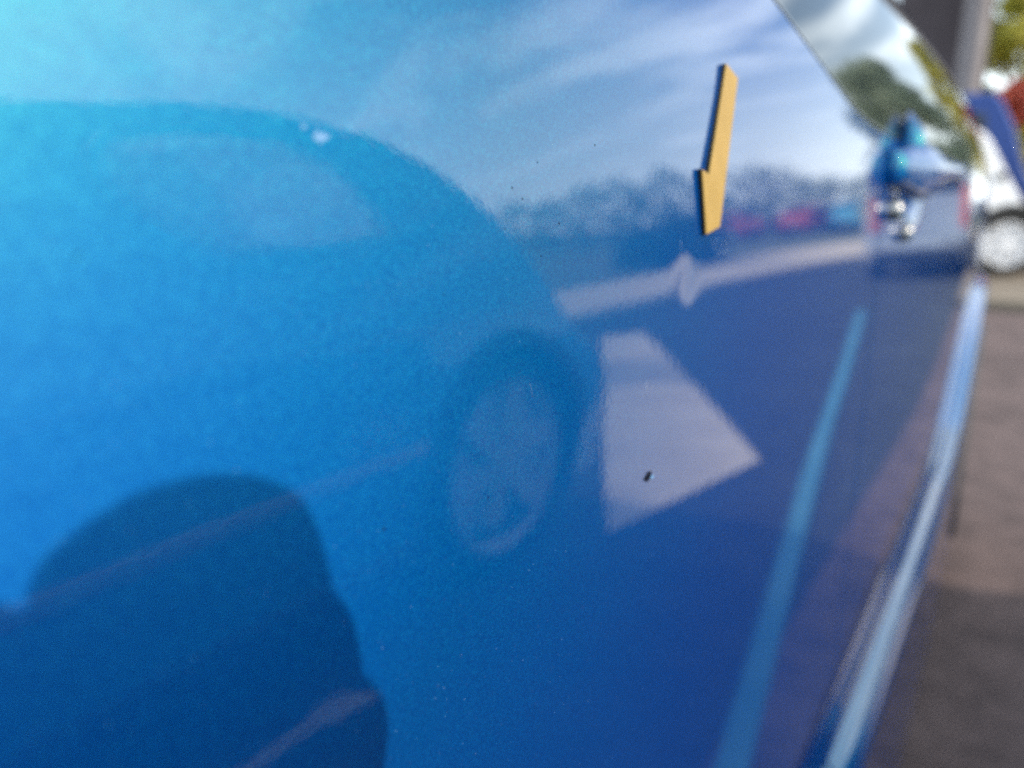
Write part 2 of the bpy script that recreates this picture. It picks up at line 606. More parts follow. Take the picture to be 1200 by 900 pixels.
def smooth_x(y, z):
    u = z - CAM_H
    ul, um = min(u + 0.15, 0.0), max(u, -0.15)
    x = -TH * um - um * um / (2 * RZ) - 0.0024 * ul
    if y > YB:
        x -= (y - YB) ** 2 / (2 * RY)
        if y > 2.7:
            x -= (y - 2.7) ** 2 * 0.55
    if y < -0.9:
        x -= (y + 0.9) ** 2 * 0.25
    if u > 0.03:
        x -= 1.5 * (u - 0.03) ** 2
    return x


def skin_x(y, z):
    x = smooth_x(y, z)
    u = z - CAM_H
    # sill: the body tucks in, then a ledge rolls out and the sill falls away
    lu = u - 0.26 * sstep(1.45, 2.5, y)
    t = min(max((-0.488 - lu) / 0.036, 0.0), 1.0)
    x += 0.026 * (1 - (1 - t) ** 2)
    if -0.3 < y < 0.637:
        # the small dent
        r2 = ((y - 0.2535) ** 2 + (z - 1.1215) ** 2) / (0.0088 ** 2)
        if r2 < 20:
            x -= 0.00031 * exp(-r2)
    if 0.637 < y < 1.2:
        # hollow behind the door handle
        r2 = ((y - 0.80) / 0.060) ** 2 + ((z - 1.160) / 0.028) ** 2
        if r2 < 12:
            x -= 0.020 * exp(-r2 ** 1.5)
    return x


car = empty('parked_car', (0, 0, 0), 'large metallic blue car with glossy dusty side panels filling most of the picture', 'car')


def frange(a, b, n):
    return [a + (b - a) * i / n for i in range(n + 1)]


def skin_panel(name, ys, zs_fn, nz, holes=(), lip=0.016):
    """Grid of the body side; rim turned inwards so the gaps between the panels have depth."""
    V, F, keep = [], [], []
    for y in ys:
        z0, z1 = zs_fn(y)
        for k in range(nz + 1):
            z = z0 + (z1 - z0) * (k / nz)
            V.append((skin_x(y, z), y, z))
            keep.append(all((y - hy) ** 2 + (z - hz) ** 2 > hr * hr for hy, hz, hr in holes))
    n = nz + 1
    for j in range(len(ys) - 1):
        for k in range(nz):
            a = j * n + k
            q = (a, a + n, a + n + 1, a + 1)
            if sum(keep[i] for i in q) >= 3:
                F.append(q)
    # lips with their own vertices so the edge stays crisp
    rim = [j * n for j in range(len(ys))] + [(len(ys) - 1) * n + k for k in range(1, n)]
    rim += [j * n + nz for j in range(len(ys) - 2, -1, -1)] + [k for k in range(nz - 1, 0, -1)]
    b = len(V)
    m = len(rim)
    for i in rim:
        V.append(V[i])
    for i in rim:
        x, y, z = V[i]
        V.append((x - lip, y, z))
    for i in range(m):
        i2 = (i + 1) % m
        F.append((b + i, b + i2, b + m + i2, b + m + i))
    return mesh_obj(name, V, F, M['paint'], car)


SEAM1, SEAM2 = 0.636, 1.50
G = 0.0022
ys = frange(-1.6, -0.06, 60) + frange(-0.057, SEAM1 - G, 460)
rear_hole = (-0.62, 0.36, 0.40)
front_hole = (2.55, 0.36, 0.40)
skin_panel('rear_wing', ys, lambda y: (0.30, belt_z(y)), 460, (rear_hole,))
skin_panel('front_door', frange(SEAM1 + G, SEAM2 - G, 200), lambda y: (0.30, belt_z(y)), 260)
skin_panel('front_wing', frange(SEAM2 + G, 3.25, 130), lambda y: (0.30, belt_z(y)), 160, (front_hole,))


def skin_strip(name, ys, zlo, zhi, nz, mat, off=0.0, under=0.0, parent=car):
    V, F = [], []
    for y in ys:
        a, b = zlo(y), zhi(y)
        for k in range(nz + 1):
            z = a + (b - a) * k / nz
            V.append((smooth_x(y, z) + off, y, z))
    n = nz + 1
    for j in range(len(ys) - 1):
        for k in range(nz):
            a = j * n + k
            F.append((a, a + n, a + n + 1, a + 1))
    return mesh_obj(name, V, F, mat, parent)


def glass_top(y):
    return 1.575 if y < 1.55 else max(belt_z(y) + 0.012, 1.575 - (y - 1.55) * 0.62)


def rail_top(y):
    return 1.70 if y < 1.45 else max(belt_z(y) + 0.02, 1.70 - (y - 1.45) * 0.55)


gy = frange(-1.5, 2.15, 90)
skin_strip('window_seal', gy, lambda y: belt_z(y) + 0.001, lambda y: belt_z(y) + 0.0022, 1, M['seal'], 0.0004)
skin_strip('side_window', gy, lambda y: belt_z(y) + 0.0022, lambda y: glass_top(y) - 0.012, 60, M['glass'], 0.0)
skin_strip('window_trim', gy, lambda y: glass_top(y) - 0.012, lambda y: glass_top(y) + 0.004, 2, M['seal'], -0.001)
skin_strip('roof_rail', gy, lambda y: glass_top(y) + 0.004, rail_top, 16, M['paint'], 0.003)

# roof, bonnet, tail and far side as one lofted shell
HW = 1.80


def shell(name, stations, mat, inset):
    V, F = [], []
    for y in stations:
        zt = rail_top(y) if -1.5 <= y <= 2.15 else (belt_z(y) if y > 0 else 1.0)
        xt = smooth_x(y, zt) + (0.003 if -1.5 <= y <= 2.15 else 0)
        row = []
        for k in range(11):
            t = k / 10
            row.append((xt - (HW + 2 * xt) * t, y, zt + 0.045 * math.sin(pi * t)))
        zb = belt_z(y)
        for z in (zb, 0.9, 0.65, 0.30):
            row.append((-HW - smooth_x(y, z), y, z))
        row.append((-HW + 0.2, y, 0.26))
        row.append((-0.2, y, 0.26))
        V += row
    n = 17
    for j in range(len(stations) - 1):
        for k in range(n - 1):
            a = j * n + k
            F.append((a, a + n, a + n + 1, a + 1))
    F.append(tuple(range(n)))
    F.append(tuple(range((len(stations) - 1) * n, len(stations) * n))[::-1])
    return mesh_obj(name, V, F, mat, car)


shell('roof_shell', frange(-1.5, 3.25, 64), M['paint'], 0)


def wheel(parent, cx, cy, cz, r, w, side, rim_mat, rim_r=0.68, spokes=7, dish=0.10):
    """tyre with rim and spokes as sub-parts; side = +1 when the outer face looks to +x"""
    bm = bmesh.new()
    p = [(r * rim_r, 0.48 * w), (r * 0.80, 0.5 * w), (r * 0.93, 0.49 * w), (r * 0.985, 0.38 * w), (r, 0.2 * w), (r, -0.2 * w),
         (r * 0.985, -0.38 * w), (r * 0.93, -0.49 * w), (r * rim_r, -0.48 * w)]
    add_lathe(bm, [(a, b * side) for a, b in p], 40, 'X')
    t = bm_obj('wheel', bm, M['tyre'], parent, True)
    t.location = (cx, cy, cz)
    bm = bmesh.new()
    rr = r * rim_r
    add_lathe(bm, [(rr, 0.49 * w * side), (rr * 0.93, 0.50 * w * side), (rr * 0.88, 0.40 * w * side), (rr * 0.86, dish * w * side), (0.01, (dish - 0.02) * w * side)], 40, 'X')
    add_lathe(bm, [(0.001, 0.44 * w * side), (rr * 0.16, 0.44 * w * side), (rr * 0.22, 0.38 * w * side), (rr * 0.24, 0.1 * w * side)], 20, 'X')
    for k in range(spokes):
        a = 2 * pi * k / spokes + 0.2
        d = Vector((0, cos(a), sin(a)))
        e = Vector((0, -sin(a), cos(a)))
        for (u0, u1, h0, h1) in ((rr * 0.15, rr * 0.92, 0.40, 0.42),):
            q = []
            for uu, hh, ww in ((u0, h0, 0.10), (u1, h1, 0.13)):
                for sgn in (-1, 1):
                    for dep in (0, -0.22):
                        q.append(bm.verts.new(d * uu + e * (sgn * ww * rr) + Vector(((hh + dep) * w * side, 0, 0))))
            for f in ((0, 2, 6, 4), (1, 5, 7, 3), (0, 4, 5, 1), (2, 3, 7, 6)):
                bm.faces.new([q[i] for i in f])
    bm_obj('rim', bm, rim_mat, t, False)
    return t


wheel(car, -0.010 - 0.11, 2.55, 0.34, 0.34, 0.22, 1, M['rim'])
wheel(car, -0.04 - 0.13, -0.62, 0.34, 0.34, 0.22, 1, M['rim'])
wheel(car, -HW + 0.20, 2.55, 0.34, 0.34, 0.22, -1, M['rim'])
wheel(car, -HW + 0.17, -0.62, 0.34, 0.34, 0.22, -1, M['rim'])
for (hy, hz, hr) in (rear_hole, front_hole):
    V, F = [], []
    n = 48
    for k in range(n + 1):
        a = -0.15 + (pi + 0.3) * k / n
        for rr, off in ((hr - 0.025, -0.10), (hr - 0.02, 0.004), (hr + 0.022, 0.008), (hr + 0.03, -0.001)):
            y, z = hy + rr * cos(a), hz + rr * sin(a)
            V.append((skin_x(y, z) + off, y, z))
    for k in range(n):
        for j in range(3):
            a = k * 4 + j
            F.append((a, a + 1, a + 5, a + 4))
    mesh_obj('wheel_arch', V, F, M['plastic'], car)

# pull handle standing off the door over a hollow
bm = bmesh.new()
hz = 1.170
rings = []
for i in range(29):
    t = i / 28
    y = 0.655 + 0.295 * t
    out = 0.034 * sin(pi * t) ** 0.45 if 0 < t < 1 else 0.0
    fat = 0.72 * exp(-((t - 0.24) / 0.16) ** 2)
    ry, rz = 0.0075 + 0.006 * fat, 0.0115 + 0.016 * fat - 0.003 * t
    px = smooth_x(y, hz) + 0.001 + out * (0.25 + 0.95 * t)
    ring = []
    for k in range(18):
        a = 2 * pi * k / 18
        ring.append(bm.verts.new((px + ry * cos(a), y + 0.004 * cos(a) * (1 if t > .5 else -1), hz - 0.004 * fat + rz * sin(a))))
    rings.append(ring)
for i in range(28):
    for k in range(18):
        bm.faces.new((rings[i][k], rings[i][(k + 1) % 18], rings[i + 1][(k + 1) % 18], rings[i + 1][k]))
bm.faces.new(rings[0][::-1])
bm.faces.new(rings[-1])
hd = bm_obj('door_handle', bm, M['paint'], car, True)
# raised pointed shoulder above the handle's root
bm = bmesh.new()
add_tube(bm, [(smooth_x(0.720, 1.180) + 0.008, 0.720, 1.178), (smooth_x(0.726, 1.198) + 0.007, 0.726, 1.198), (smooth_x(0.732, 1.213) + 0.004, 0.732, 1.215)], [0.013, 0.009, 0.002], 12)
bm_obj('handle_shoulder', bm, M['paint'], hd, True)
bm = bmesh.new()
add_lathe(bm, [(0.001, 0.010), (0.0055, 0.009), (0.0078, 0.007), (0.0086, 0.0)], 20, 'X', (smooth_x(0.675, 1.138), 0.677, 1.138))
bm_obj('lock_barrel', bm, M['chrome'], hd, True)
bm = bmesh.new()
add_lathe(bm, [(0.001, 0.009), (0.0050, 0.008), (0.0072, 0.006), (0.0080, 0.0)], 20, 'X', (smooth_x(0.745, 1.118), 0.748, 1.118))
bm_obj('handle_trim', bm, M['chrome'], hd, True)

# blemishes of the lacquer: chip, scuff, hair scratches
wing = bpy.data.objects['rear_wing']


def on_skin(y, z, off=0.0):
    return Vector((skin_x(y, z) + off, y, z))


def blob(name, y, z, ry, rz, mat, h=0.00012, n=12, jag=0.25, seed=1):
    rnd = random.Random(seed)
    V = [on_skin(y, z, h)]
    F = []
    for k in range(n):
        a = 2 * pi * k / n
        r = 1 + rnd.uniform(-jag, jag)
        V.append(on_skin(y + ry * cos(a) * r, z + rz * sin(a) * r, 0.00004))
    for k in range(n):
        F.append((0, 1 + k, 1 + (k + 1) % n))
    o = mesh_obj(name, V, F, mat, wing)
    return o


def scratch(pts, rad=0.00007, mat='scratch'):
    bm = bmesh.new()
    add_tube(bm, [on_skin(y, z, 0.00002) for y, z in pts], rad, 5)
    return bm_obj('scratch', bm, M[mat], wing, True)



pc = blob('paint_chip', 0.2236, 1.0594, 0.0034, 0.0016, M['chip'], 0.0009, 14, 0.16, 3)
V = blob('chip_glint', 0.2270, 1.0581, 0.0012, 0.0006, M['scuff'], 0.0007, 9, 0.3, 5)  # pale blob painted as the highlight beside the chip
blob('scuff', 0.0927, 1.1592, 0.0018, 0.0010, M['scuff'], 0.00005, 18, 0.5, 8)
blob('scuff', 0.0891, 1.1606, 0.0006, 0.0004, M['scuff'], 0.00005, 9, 0.4, 9)
scratch([(0.2780, 1.1345), (0.2795, 1.1320), (0.2806, 1.1290)], 0.00004)
scratch([(0.2835, 1.1343), (0.2826, 1.1318), (0.2830, 1.1298), (0.2857, 1.1278), (0.2885, 1.1290), (0.2892, 1.1324)], 0.00005)
scratch([(0.2921, 1.1332), (0.2947, 1.1312), (0.2950, 1.1290), (0.2914, 1.1278)], 0.00005)
scratch([(0.2486, 1.1347), (0.2490, 1.1328), (0.2494, 1.1307)], 0.00004)
scratch([(0.2212, 1.0922), (0.2214, 1.0890), (0.2218, 1.0864)], 0.00005)
scratch([(0.1531, 1.1054), (0.1538, 1.1035), (0.1541, 1.1015)], 0.000018)
rnd = random.Random(21)
# dust and tiny pits scattered over the lacquer: too many to count, one mesh
V, F = [], []
spots = [(0.1272, 1.1646), (0.1484, 1.1515), (0.1525, 1.149), (0.1598, 1.1355), (0.145, 1.1425), (0.1687, 1.143), (0.1886, 1.1627), (0.1597, 1.1574), (0.1343, 1.0822), (0.122, 1.1302),
         (0.1302, 1.1431), (0.2045, 1.1253), (0.0502, 1.1425), (0.0771, 1.1408), (0.1001, 1.0872)]
for (y, z) in spots:
    k = len(V)
    V.append(on_skin(y, z, 0.00012))
    r = rnd.uniform(0.00012, 0.00030)
    for i in range(7):
        a = 2 * pi * i / 7
        V.append(on_skin(y + r * 1.5 * cos(a), z + r * sin(a), 0.00002))
    for i in range(7):
        F.append((k, k + 1 + i, k + 1 + (i + 1) % 7))
mesh_obj('paint_pits', V, F, M['chip'], wing)['kind'] = 'stuff'
V, F = [], []
for q in range(800):
    y = 0.035 + 0.36 * rnd.random() ** 1.2
    z = 0.90 + 0.30 * rnd.random()
    k = len(V)
    V.append(on_skin(y, z, 0.00006))
    r = rnd.uniform(0.00004, 0.00013)
    for i in range(5):
        a = 2 * pi * i / 5
        V.append(on_skin(y + r * cos(a), z + r * sin(a) * rnd.uniform(0.7, 2.2), 0.00001))
    for i in range(5):
        F.append((k, k + 1 + i, k + 1 + (i + 1) % 5))
mesh_obj('paint_dust', V, F, M['scuff'], wing)['kind'] = 'stuff'


# ------------------------------------------------------------------ yellow arrow stuck on the panel
AR = [(0.2883, 1.1957), (0.3006, 1.1922), (0.288, 1.1586), (0.2815, 1.1384), (0.2676, 1.1362), (0.2629, 1.1585), (0.2695, 1.1567)]
ac = on_skin(0.279, 1.160)
arrow = empty('arrow_marker', ac, 'yellow arrow with black edge stuck on the blue panel, pointing down at a small dent', 'arrow marker')


def arrow_slab(name, o0, o1, mat, bev):
    bm = bmesh.new()
    lo = [bm.verts.new(on_skin(y, z, o0) - ac) for y, z in AR]
    hi = [bm.verts.new(on_skin(y, z, o1) - ac) for y, z in AR]
    bm.faces.new(lo)
    top = bm.faces.new(hi)
    n = len(AR)
    for i in range(n):
        bm.faces.new((lo[i], lo[(i + 1) % n], hi[(i + 1) % n], hi[i]))
    if bev:
        bmesh.ops.bevel(bm, geom=list(top.edges), offset=bev, segments=2, profile=0.5, affect='EDGES')
    return bm_obj(name, bm, mat, arrow)


arrow_slab('magnet_backing', 0.0001, 0.0014, M['magnet'], 0)
arrow_slab('arrow_face', 0.00142, 0.0019, M['yellow'], 0.0002)

# ------------------------------------------------------------------ other vehicles


class Car:
    """Lofted car lying along local +y (front at +y), side towards local -x at x=0, width to +x."""

    def __init__(self, top, bot, width, belt, tum, nose_r=0.25):
        self.top, self.bot, self.w, self.belt, self.tum, self.nr = top, bot, width, belt, tum, nose_r
        self.y0, self.y1 = top[0][0], top[-1][0]

    @staticmethod
    def lin(tab, y):
        if y <= tab[0][0]:
            return tab[0][1]
        for (a, b), (c, d) in zip(tab, tab[1:]):
            if y <= c:
                return b + (d - b) * (y - a) / max(1e-6, c - a)
        return tab[-1][1]

    def zt(self, y):
        h = 0.06
        return sum(self.lin(self.top, min(self.y1, max(self.y0, y + k * h))) for k in (-1, -0.5, 0, 0.5, 1)) / 5

    def side(self, y, z):
        """x of the near side"""
        x = 0.0
        for e in (y - self.y0, self.y1 - y):
            if e < self.nr:
                q = 1 - e / self.nr
                x += 0.42 * self.nr * q * q
        x += self.tum * max(0, z - self.belt) * 1.0 + 0.10 * max(0, 0.45 - z) - 0.03 * math.sin(max(0, min(1, (z - 0.3) / (self.belt - 0.3))) * pi)
        return x

    def build(self, root, mat, ny=90, nz=22, holes=(), top_hole=None):
        V, F = [], []

        def inside(y, z):
            for poly in holes:
                c = False
                for (a, b), (d, e) in zip(poly, poly[1:] + poly[:1]):
                    if (b > z) != (e > z) and y < a + (d - a) * (z - b) / (e - b):
                        c = not c
                if c:
                    return True
            return False
        row_n = None
        for j in range(ny + 1):
            y = self.y0 + (self.y1 - self.y0) * j / ny
            zb = self.lin(self.bot, y)
            zt = max(self.zt(y), zb + 0.02)
            rr = min(0.07, (zt - zb) * 0.3)
            row = []
            pts = []
            for k in range(nz + 1):
                z = zb + (zt - rr - zb) * k / nz
                pts.append((self.side(y, z), z))
            xe, ze = pts[-1]
            for k in range(1, 6):
                a = pi / 2 * k / 5
                pts.append((xe + rr * 1.2 * (1 - cos(a)), ze + rr * sin(a)))
            xc = self.w / 2
            xl = pts[-1][0]
            for k in (1, 2, 3):
                pts.append((xl + (xc - xl) * k / 3, zt + 0.03 * math.sin(pi / 2 * k / 3)))
            full = pts + [(self.w - x, z) for x, z in pts[-2::-1]]
            row = [(x, y, z) for x, z in full]
            row_n = len(row)
            V += row
        for j in range(ny):
            for k in range(row_n):
                a, b = j * row_n + k, j * row_n + (k + 1) % row_n
                q = (a, b, b + row_n, a + row_n)
                cx_ = sum(V[i][0] for i in q) / 4
                if holes and abs(cx_ - self.w / 2) > self.w * 0.28 and inside(sum(V[i][1] for i in q) / 4, sum(V[i][2] for i in q) / 4):
                    continue
                if top_hole and any(lo < sum(V[i][1] for i in q) / 4 < hi for lo, hi in top_hole) and 0.30 < cx_ < self.w - 0.30 and sum(V[i][2] for i in q) / 4 > 0.7:
                    continue
                F.append(q)
        F.append(tuple(range(row_n))[::-1])
        F.append(tuple(range(ny * row_n, (ny + 1) * row_n)))
        return mesh_obj('body', V, F, mat, root)

    def side_patch(self, name, poly, mat, root, off=0.006, far=False, n=18):
        """polygon (y,z) draped on the near (or far) side"""
        cy = sum(p[0] for p in poly) / len(poly)
        cz = sum(p[1] for p in poly) / len(poly)
        V, F = [], []
        for i in range(n + 1):
            t = i / n
            for (y, z) in poly:
                Y, Z = cy + (y - cy) * t, cz + (z - cz) * t
                x = self.side(Y, Z) - off
                if far:
                    x = self.w - x
                V.append((x, Y, Z))
        m = len(poly)
        for i in range(n):
            for k in range(m):
                F.append((i * m + k, i * m + (k + 1) % m, (i + 1) * m + (k + 1) % m, (i + 1) * m + k))
        # edge returns to the body
        b = n * m
        e = len(V)
        for k in range(m):
            x, y, z = V[b + k]
            V.append((x + (off + 0.004) * (-1 if far else 1), y, z))
        for k in range(m):
            F.append((b + k, b + (k + 1) % m, e + (k + 1) % m, e + k))
        return mesh_obj(name, V, F, mat, root)

    def top_patch(self, name, y0, y1, mat, root, inset=0.16, off=0.008, ny=14):
        """windscreen or rear window lying on the upper surface"""
        V, F = [], []
        for j in range(ny + 1):
            y = y0 + (y1 - y0) * j / ny
            z = self.zt(y)
            xa = self.side(y, z) + inset
            for k in range(7):
                t = k / 6
                x = xa + (self.w - 2 * xa) * t
                V.append((x, y, z + 0.03 * math.sin(pi * min(t, 1 - t) * 1.0) + off + 0.004))
        for j in range(ny):
            for k in range(6):
                a = j * 7 + k
                F.append((a, a + 1, a + 8, a + 7))
        return mesh_obj(name, V, F, mat, root)


def disc_patch(cy, cz, r, n=28, a0=0.0, a1=2 * pi):
    return [(cy + r * cos(a0 + (a1 - a0) * k / n), cz + r * sin(a0 + (a1 - a0) * k / n)) for k in range(n)]


def grow(poly, k):
    cy, cz = sum(p[0] for p in poly) / len(poly), sum(p[1] for p in poly) / len(poly)
    out = []
    for y, z in poly:
        d = Vector((y - cy, z - cz))
        d = d * (1 + k / d.length)
        out.append((cy + d.x, cz + d.y))
    return out


def ring_patch(c, name, poly, k0, k1, mat, root, far):
    a, b = grow(poly, k0), grow(poly, k1)
    V, F = [], []
    for p in (a, b):
        for y, z in p:
            x = c.side(y, z) - 0.007
            V.append((c.w - x if far else x, y, z))
    n = len(poly)
    for i in range(n):
        F.append((i, (i + 1) % n, n + (i + 1) % n, n + i))
    return mesh_obj(name, V, F, mat, root)


def arch_poly(cy, r, k=0.0):
    return [(cy + (r + 0.055 + k) * cos(a), r + (r + 0.055 + k) * sin(a)) for a in [-0.5 + (pi + 1.0) * q / 26 for q in range(27)]]


def wheels(c, root, ys_, r, mat, w=0.19, rim_r=0.68, spokes=7, dish=0.10):
    for cy in ys_:
        for far in (False, True):
            c.side_patch('wheel_well', arch_poly(cy, r, 0.09), M['tyre'], root, -0.16, far, 3)
            ring_patch(c, 'wheel_arch', arch_poly(cy, r), -0.012, 0.045, M['plastic'], root, far)
            x = c.side(cy, r) + 0.5 * w + 0.012
            wheel(root, c.w - x if far else x, cy, r, r, w, 1 if far else -1, mat, rim_r, spokes, dish)


def box_part(name, root, b, mat, bev=0.008):
    bm = bmesh.new()
    add_box(bm, *b, bev)
    return bm_obj(name, bm, mat, root)


# --- light blue neighbour, seen mirrored in the panel
nb = empty('neighbour_car', (1.27, 0, 0), 'light blue small car with sloping front, seen as a reflection in the glossy panel', 'car')
NT = [(-1.05, 0.45), (-1.02, 0.80), (-0.86, 1.02), (-0.60, 1.30), (-0.30, 1.42), (0.30, 1.475), (0.69, 1.49), (1.10, 1.525), (1.34, 1.525), (1.53, 1.505), (1.67, 1.455), (1.86, 1.385), (2.02, 1.285),
      (2.15, 1.17), (2.21, 1.10), (2.27, 0.975), (2.32, 0.85), (2.48, 0.74), (2.62, 0.60), (2.67, 0.46)]
NB = [(-1.05, 0.30), (-0.9, 0.20), (2.55, 0.19), (2.67, 0.28)]
nc = Car(NT, NB, 1.66, 0.90, 0.30, 0.22)
NW = [(0.832, 1.389), (0.870, 1.420), (0.960, 1.440), (1.122, 1.452), (1.309, 1.444), (1.400, 1.405), (1.467, 1.362), (1.542, 1.254), (1.5855, 1.172), (1.48, 1.158), (1.3715, 1.15), (1.207, 1.143),
      (1.033, 1.1395), (0.946, 1.18), (0.866, 1.238), (0.827, 1.301), (0.818, 1.35)]
REARW = [(0.40, 1.38), (0.43, 1.30), (0.47, 1.20), (0.53, 1.13), (0.25, 1.12), (-0.30, 1.16), (-0.40, 1.20), (-0.34, 1.28), (0.1, 1.37)]
nc.build(nb, M['cyan'], 230, 56, (NW, REARW, arch_poly(1.95, 0.375), arch_poly(-0.45, 0.375)), ((1.66, 2.14),))


for far in (False, True):
    for nm, poly in (('front_window', NW), ('rear_window', REARW)):
        w_ = nc.side_patch(nm, grow(poly, 0.02), M['clear'], nb, 0.004, far, 3)
        ring_patch(nc, 'window_seal', poly, -0.012, 0.016, M['cyan'], nb, far)
nc.top_patch('windscreen', 1.62, 2.16, M['clear'], nb, 0.03)
wheels(nc, nb, (1.95, -0.45), 0.375, M['hub'], rim_r=0.84, spokes=6, dish=0.22)
for far in (False, True):
    nc.side_patch('side_moulding', [(-0.02, 0.55), (1.50, 0.56), (1.50, 0.60), (-0.02, 0.595)], M['silver'], nb, 0.016, far, 2)
    nc.side_patch('door_handle', [(0.52, 0.865), (0.74, 0.875), (0.74, 0.905), (0.52, 0.895)], M['cyan'], nb, 0.022, far, 2)
    nc.side_patch('sill_trim', [(0.05, 0.20), (1.48, 0.20), (1.48, 0.30), (0.05, 0.30)], M['plastic'], nb, 0.008, far, 2)
for x in (0.12, 1.30):
    box_part('headlight', nb, (x, x + 0.24, 2.44, 2.56, 0.56, 0.70), M['clearlamp'], 0.03)
for x in (0.14, 1.40):
    box_part('tail_lamp', nb, (x, x + 0.12, -1.05, -0.98, 0.6, 0.86), M['redlamp'], 0.02)


def generic(name, label, loc, rotz, mat, length, height, width, group=None, kind='hatch', wr=0.31, lamps=True):
    root = empty(name, loc, label, 'van' if kind == 'van' else 'car', group, rotz)
    L, H_ = length, height
    if kind == 'hatch':
        tp = [(0, 0.45), (0.03, 0.62 * H_), (0.25, 0.74 * H_), (0.55, 0.93 * H_), (0.9, 0.985 * H_), (L * 0.42, H_), (L * 0.56, 0.96 * H_), (L * 0.75, 0.66 * H_), (L * 0.93, 0.55 * H_), (L, 0.36 * H_)]
        belt = 0.60 * H_
    elif kind == 'mpv':
        tp = [(0, 0.45), (0.04, 0.55 * H_), (0.16, 0.72 * H_), (0.30, 0.95 * H_), (0.5, 0.985 * H_), (L * 0.42, H_), (L * 0.58, 0.96 * H_), (L * 0.78, 0.63 * H_), (L * 0.93, 0.52 * H_), (L, 0.34 * H_)]
        belt = 0.58 * H_
    else:
        tp = [(0, 0.5), (0.03, 0.98 * H_), (0.2, H_), (L * 0.70, H_), (L * 0.76, 0.96 * H_), (L * 0.885, 0.55 * H_), (L * 0.97, 0.43 * H_), (L, 0.22 * H_)]
        belt = 0.50 * H_
    c = Car(tp, [(0, 0.32), (0.2, 0.22), (L - 0.15, 0.22), (L, 0.30)], width, belt, 0.22 if kind != 'van' else 0.08, 0.22)
    wys = (L * 0.19, L * 0.80)
    c.build(root, mat, 130, 34, tuple(arch_poly(q, wr) for q in wys))
    wheels(c, root, wys, wr, M['rim'])
    for far in (False, True):
        if kind == 'van':
            c.side_patch('side_window', [(L * 0.60, 0.56 * H_), (L * 0.82, 0.56 * H_), (L * 0.745, 0.84 * H_), (L * 0.60, 0.86 * H_)], M['glass'], root, 0.006, far, 4)
        else:
            c.side_patch('side_window', [(L * 0.44, belt + 0.03), (L * 0.70, belt + 0.03), (L * 0.575, 0.90 * H_), (L * 0.44, 0.93 * H_)], M['glass'], root, 0.006, far, 4)
            c.side_patch('rear_window', [(0.42 if kind == 'hatch' else 0.32, belt + 0.05), (L * 0.42, belt + 0.03), (L * 0.42, 0.93 * H_), (0.66 if kind == 'hatch' else 0.42, 0.90 * H_)], M['glass'], root, 0.006, far, 4)
        c.side_patch('sill_trim', [(L * 0.30, 0.23), (L * 0.69, 0.23), (L * 0.69, 0.30), (L * 0.30, 0.30)], M['plastic'], root, 0.006, far, 2)
        c.side_patch('door_handle', [(L * 0.46, belt - 0.09), (L * 0.46 + 0.18, belt - 0.09), (L * 0.46 + 0.18, belt - 0.06), (L * 0.46, belt - 0.06)], M['plastic'], root, 0.02, far, 2)
    if kind != 'van':
        c.top_patch('windscreen', L * 0.585, L * 0.74, M['glass'], root)
        c.top_patch('tailgate_window', 0.17 if kind == 'mpv' else 0.28, 0.29 if kind == 'mpv' else 0.53, M['glass'], root)
    else:
        c.top_patch('windscreen', L * 0.775, L * 0.88, M['glass'], root)
    if lamps:
        for x in (0.10, width - 0.24):
            box_part('tail_lamp', root, (x, x + 0.14, -0.02, 0.16, 0.46 * H_, 0.66 * H_), M['redlamp'], 0.02)
            box_part('headlight', root, (x, x + 0.16, L - 0.16, L - 0.04, 0.40 * H_, 0.47 * H_), M['clearlamp'], 0.03)
    box_part('number_plate', root, (width / 2 - 0.26, width / 2 + 0.26, -0.015, 0.03, 0.5, 0.61), M['white'] if mat is not M['white'] else M['silver'], 0.004)
    box_part('bumper', root, (0.14, width - 0.14, -0.05, 0.12, 0.28, 0.44), M['plastic'], 0.03)
    return root, c



# white van, side on, nose to the right
wv = empty('white_van', (-4.149, 11.945, 0.10), 'white van with silver alloy wheel parked beyond the blue car', 'van', None, R(-65))
vt = [(0, 0.5), (0.05, 1.80), (0.25, 1.88), (3.00, 1.88), (3.15, 1.80), (3.66, 0.93), (3.86, 0.82), (4.0, 0.72), (4.05, 0.45)]
wc = Car(vt, [(0, 0.34), (0.2, 0.24), (3.9, 0.24), (4.05, 0.32)], 1.70, 1.15, 0.06, 0.18)
wc.build(wv, M['white'], 160, 44, (arch_poly(0.75, 0.42), arch_poly(3.54, 0.42)))
wheels(wc, wv, (0.75, 3.54), 0.42, M['rim'], w=0.20)
for far in (True, False):
    wc.side_patch('door_window', [(1.75, 1.18), (2.35, 1.18), (2.35, 1.62), (1.82, 1.66)], M['glass'], wv, 0.006, far, 4)
    wc.side_patch('indicator', disc_patch(3.36, 1.27, 0.06, 16), M['plastic'], wv, 0.02, far, 2)
    wc.side_patch('sill_trim', [(1.25, 0.25), (3.0, 0.25), (3.0, 0.34), (1.25, 0.34)], M['plastic'], wv, 0.006, far, 2)
wc.top_patch('windscreen', 3.19, 3.62, M['glass'], wv)
box_part('bumper', wv, (0.12, 1.58, 3.94, 4.09, 0.30, 0.50), M['plastic'], 0.03)
for x in (0.10, 1.40):
    box_part('headlight', wv, (x, x + 0.2, 3.90, 4.02, 0.62, 0.76), M['clearlamp'], 0.03)

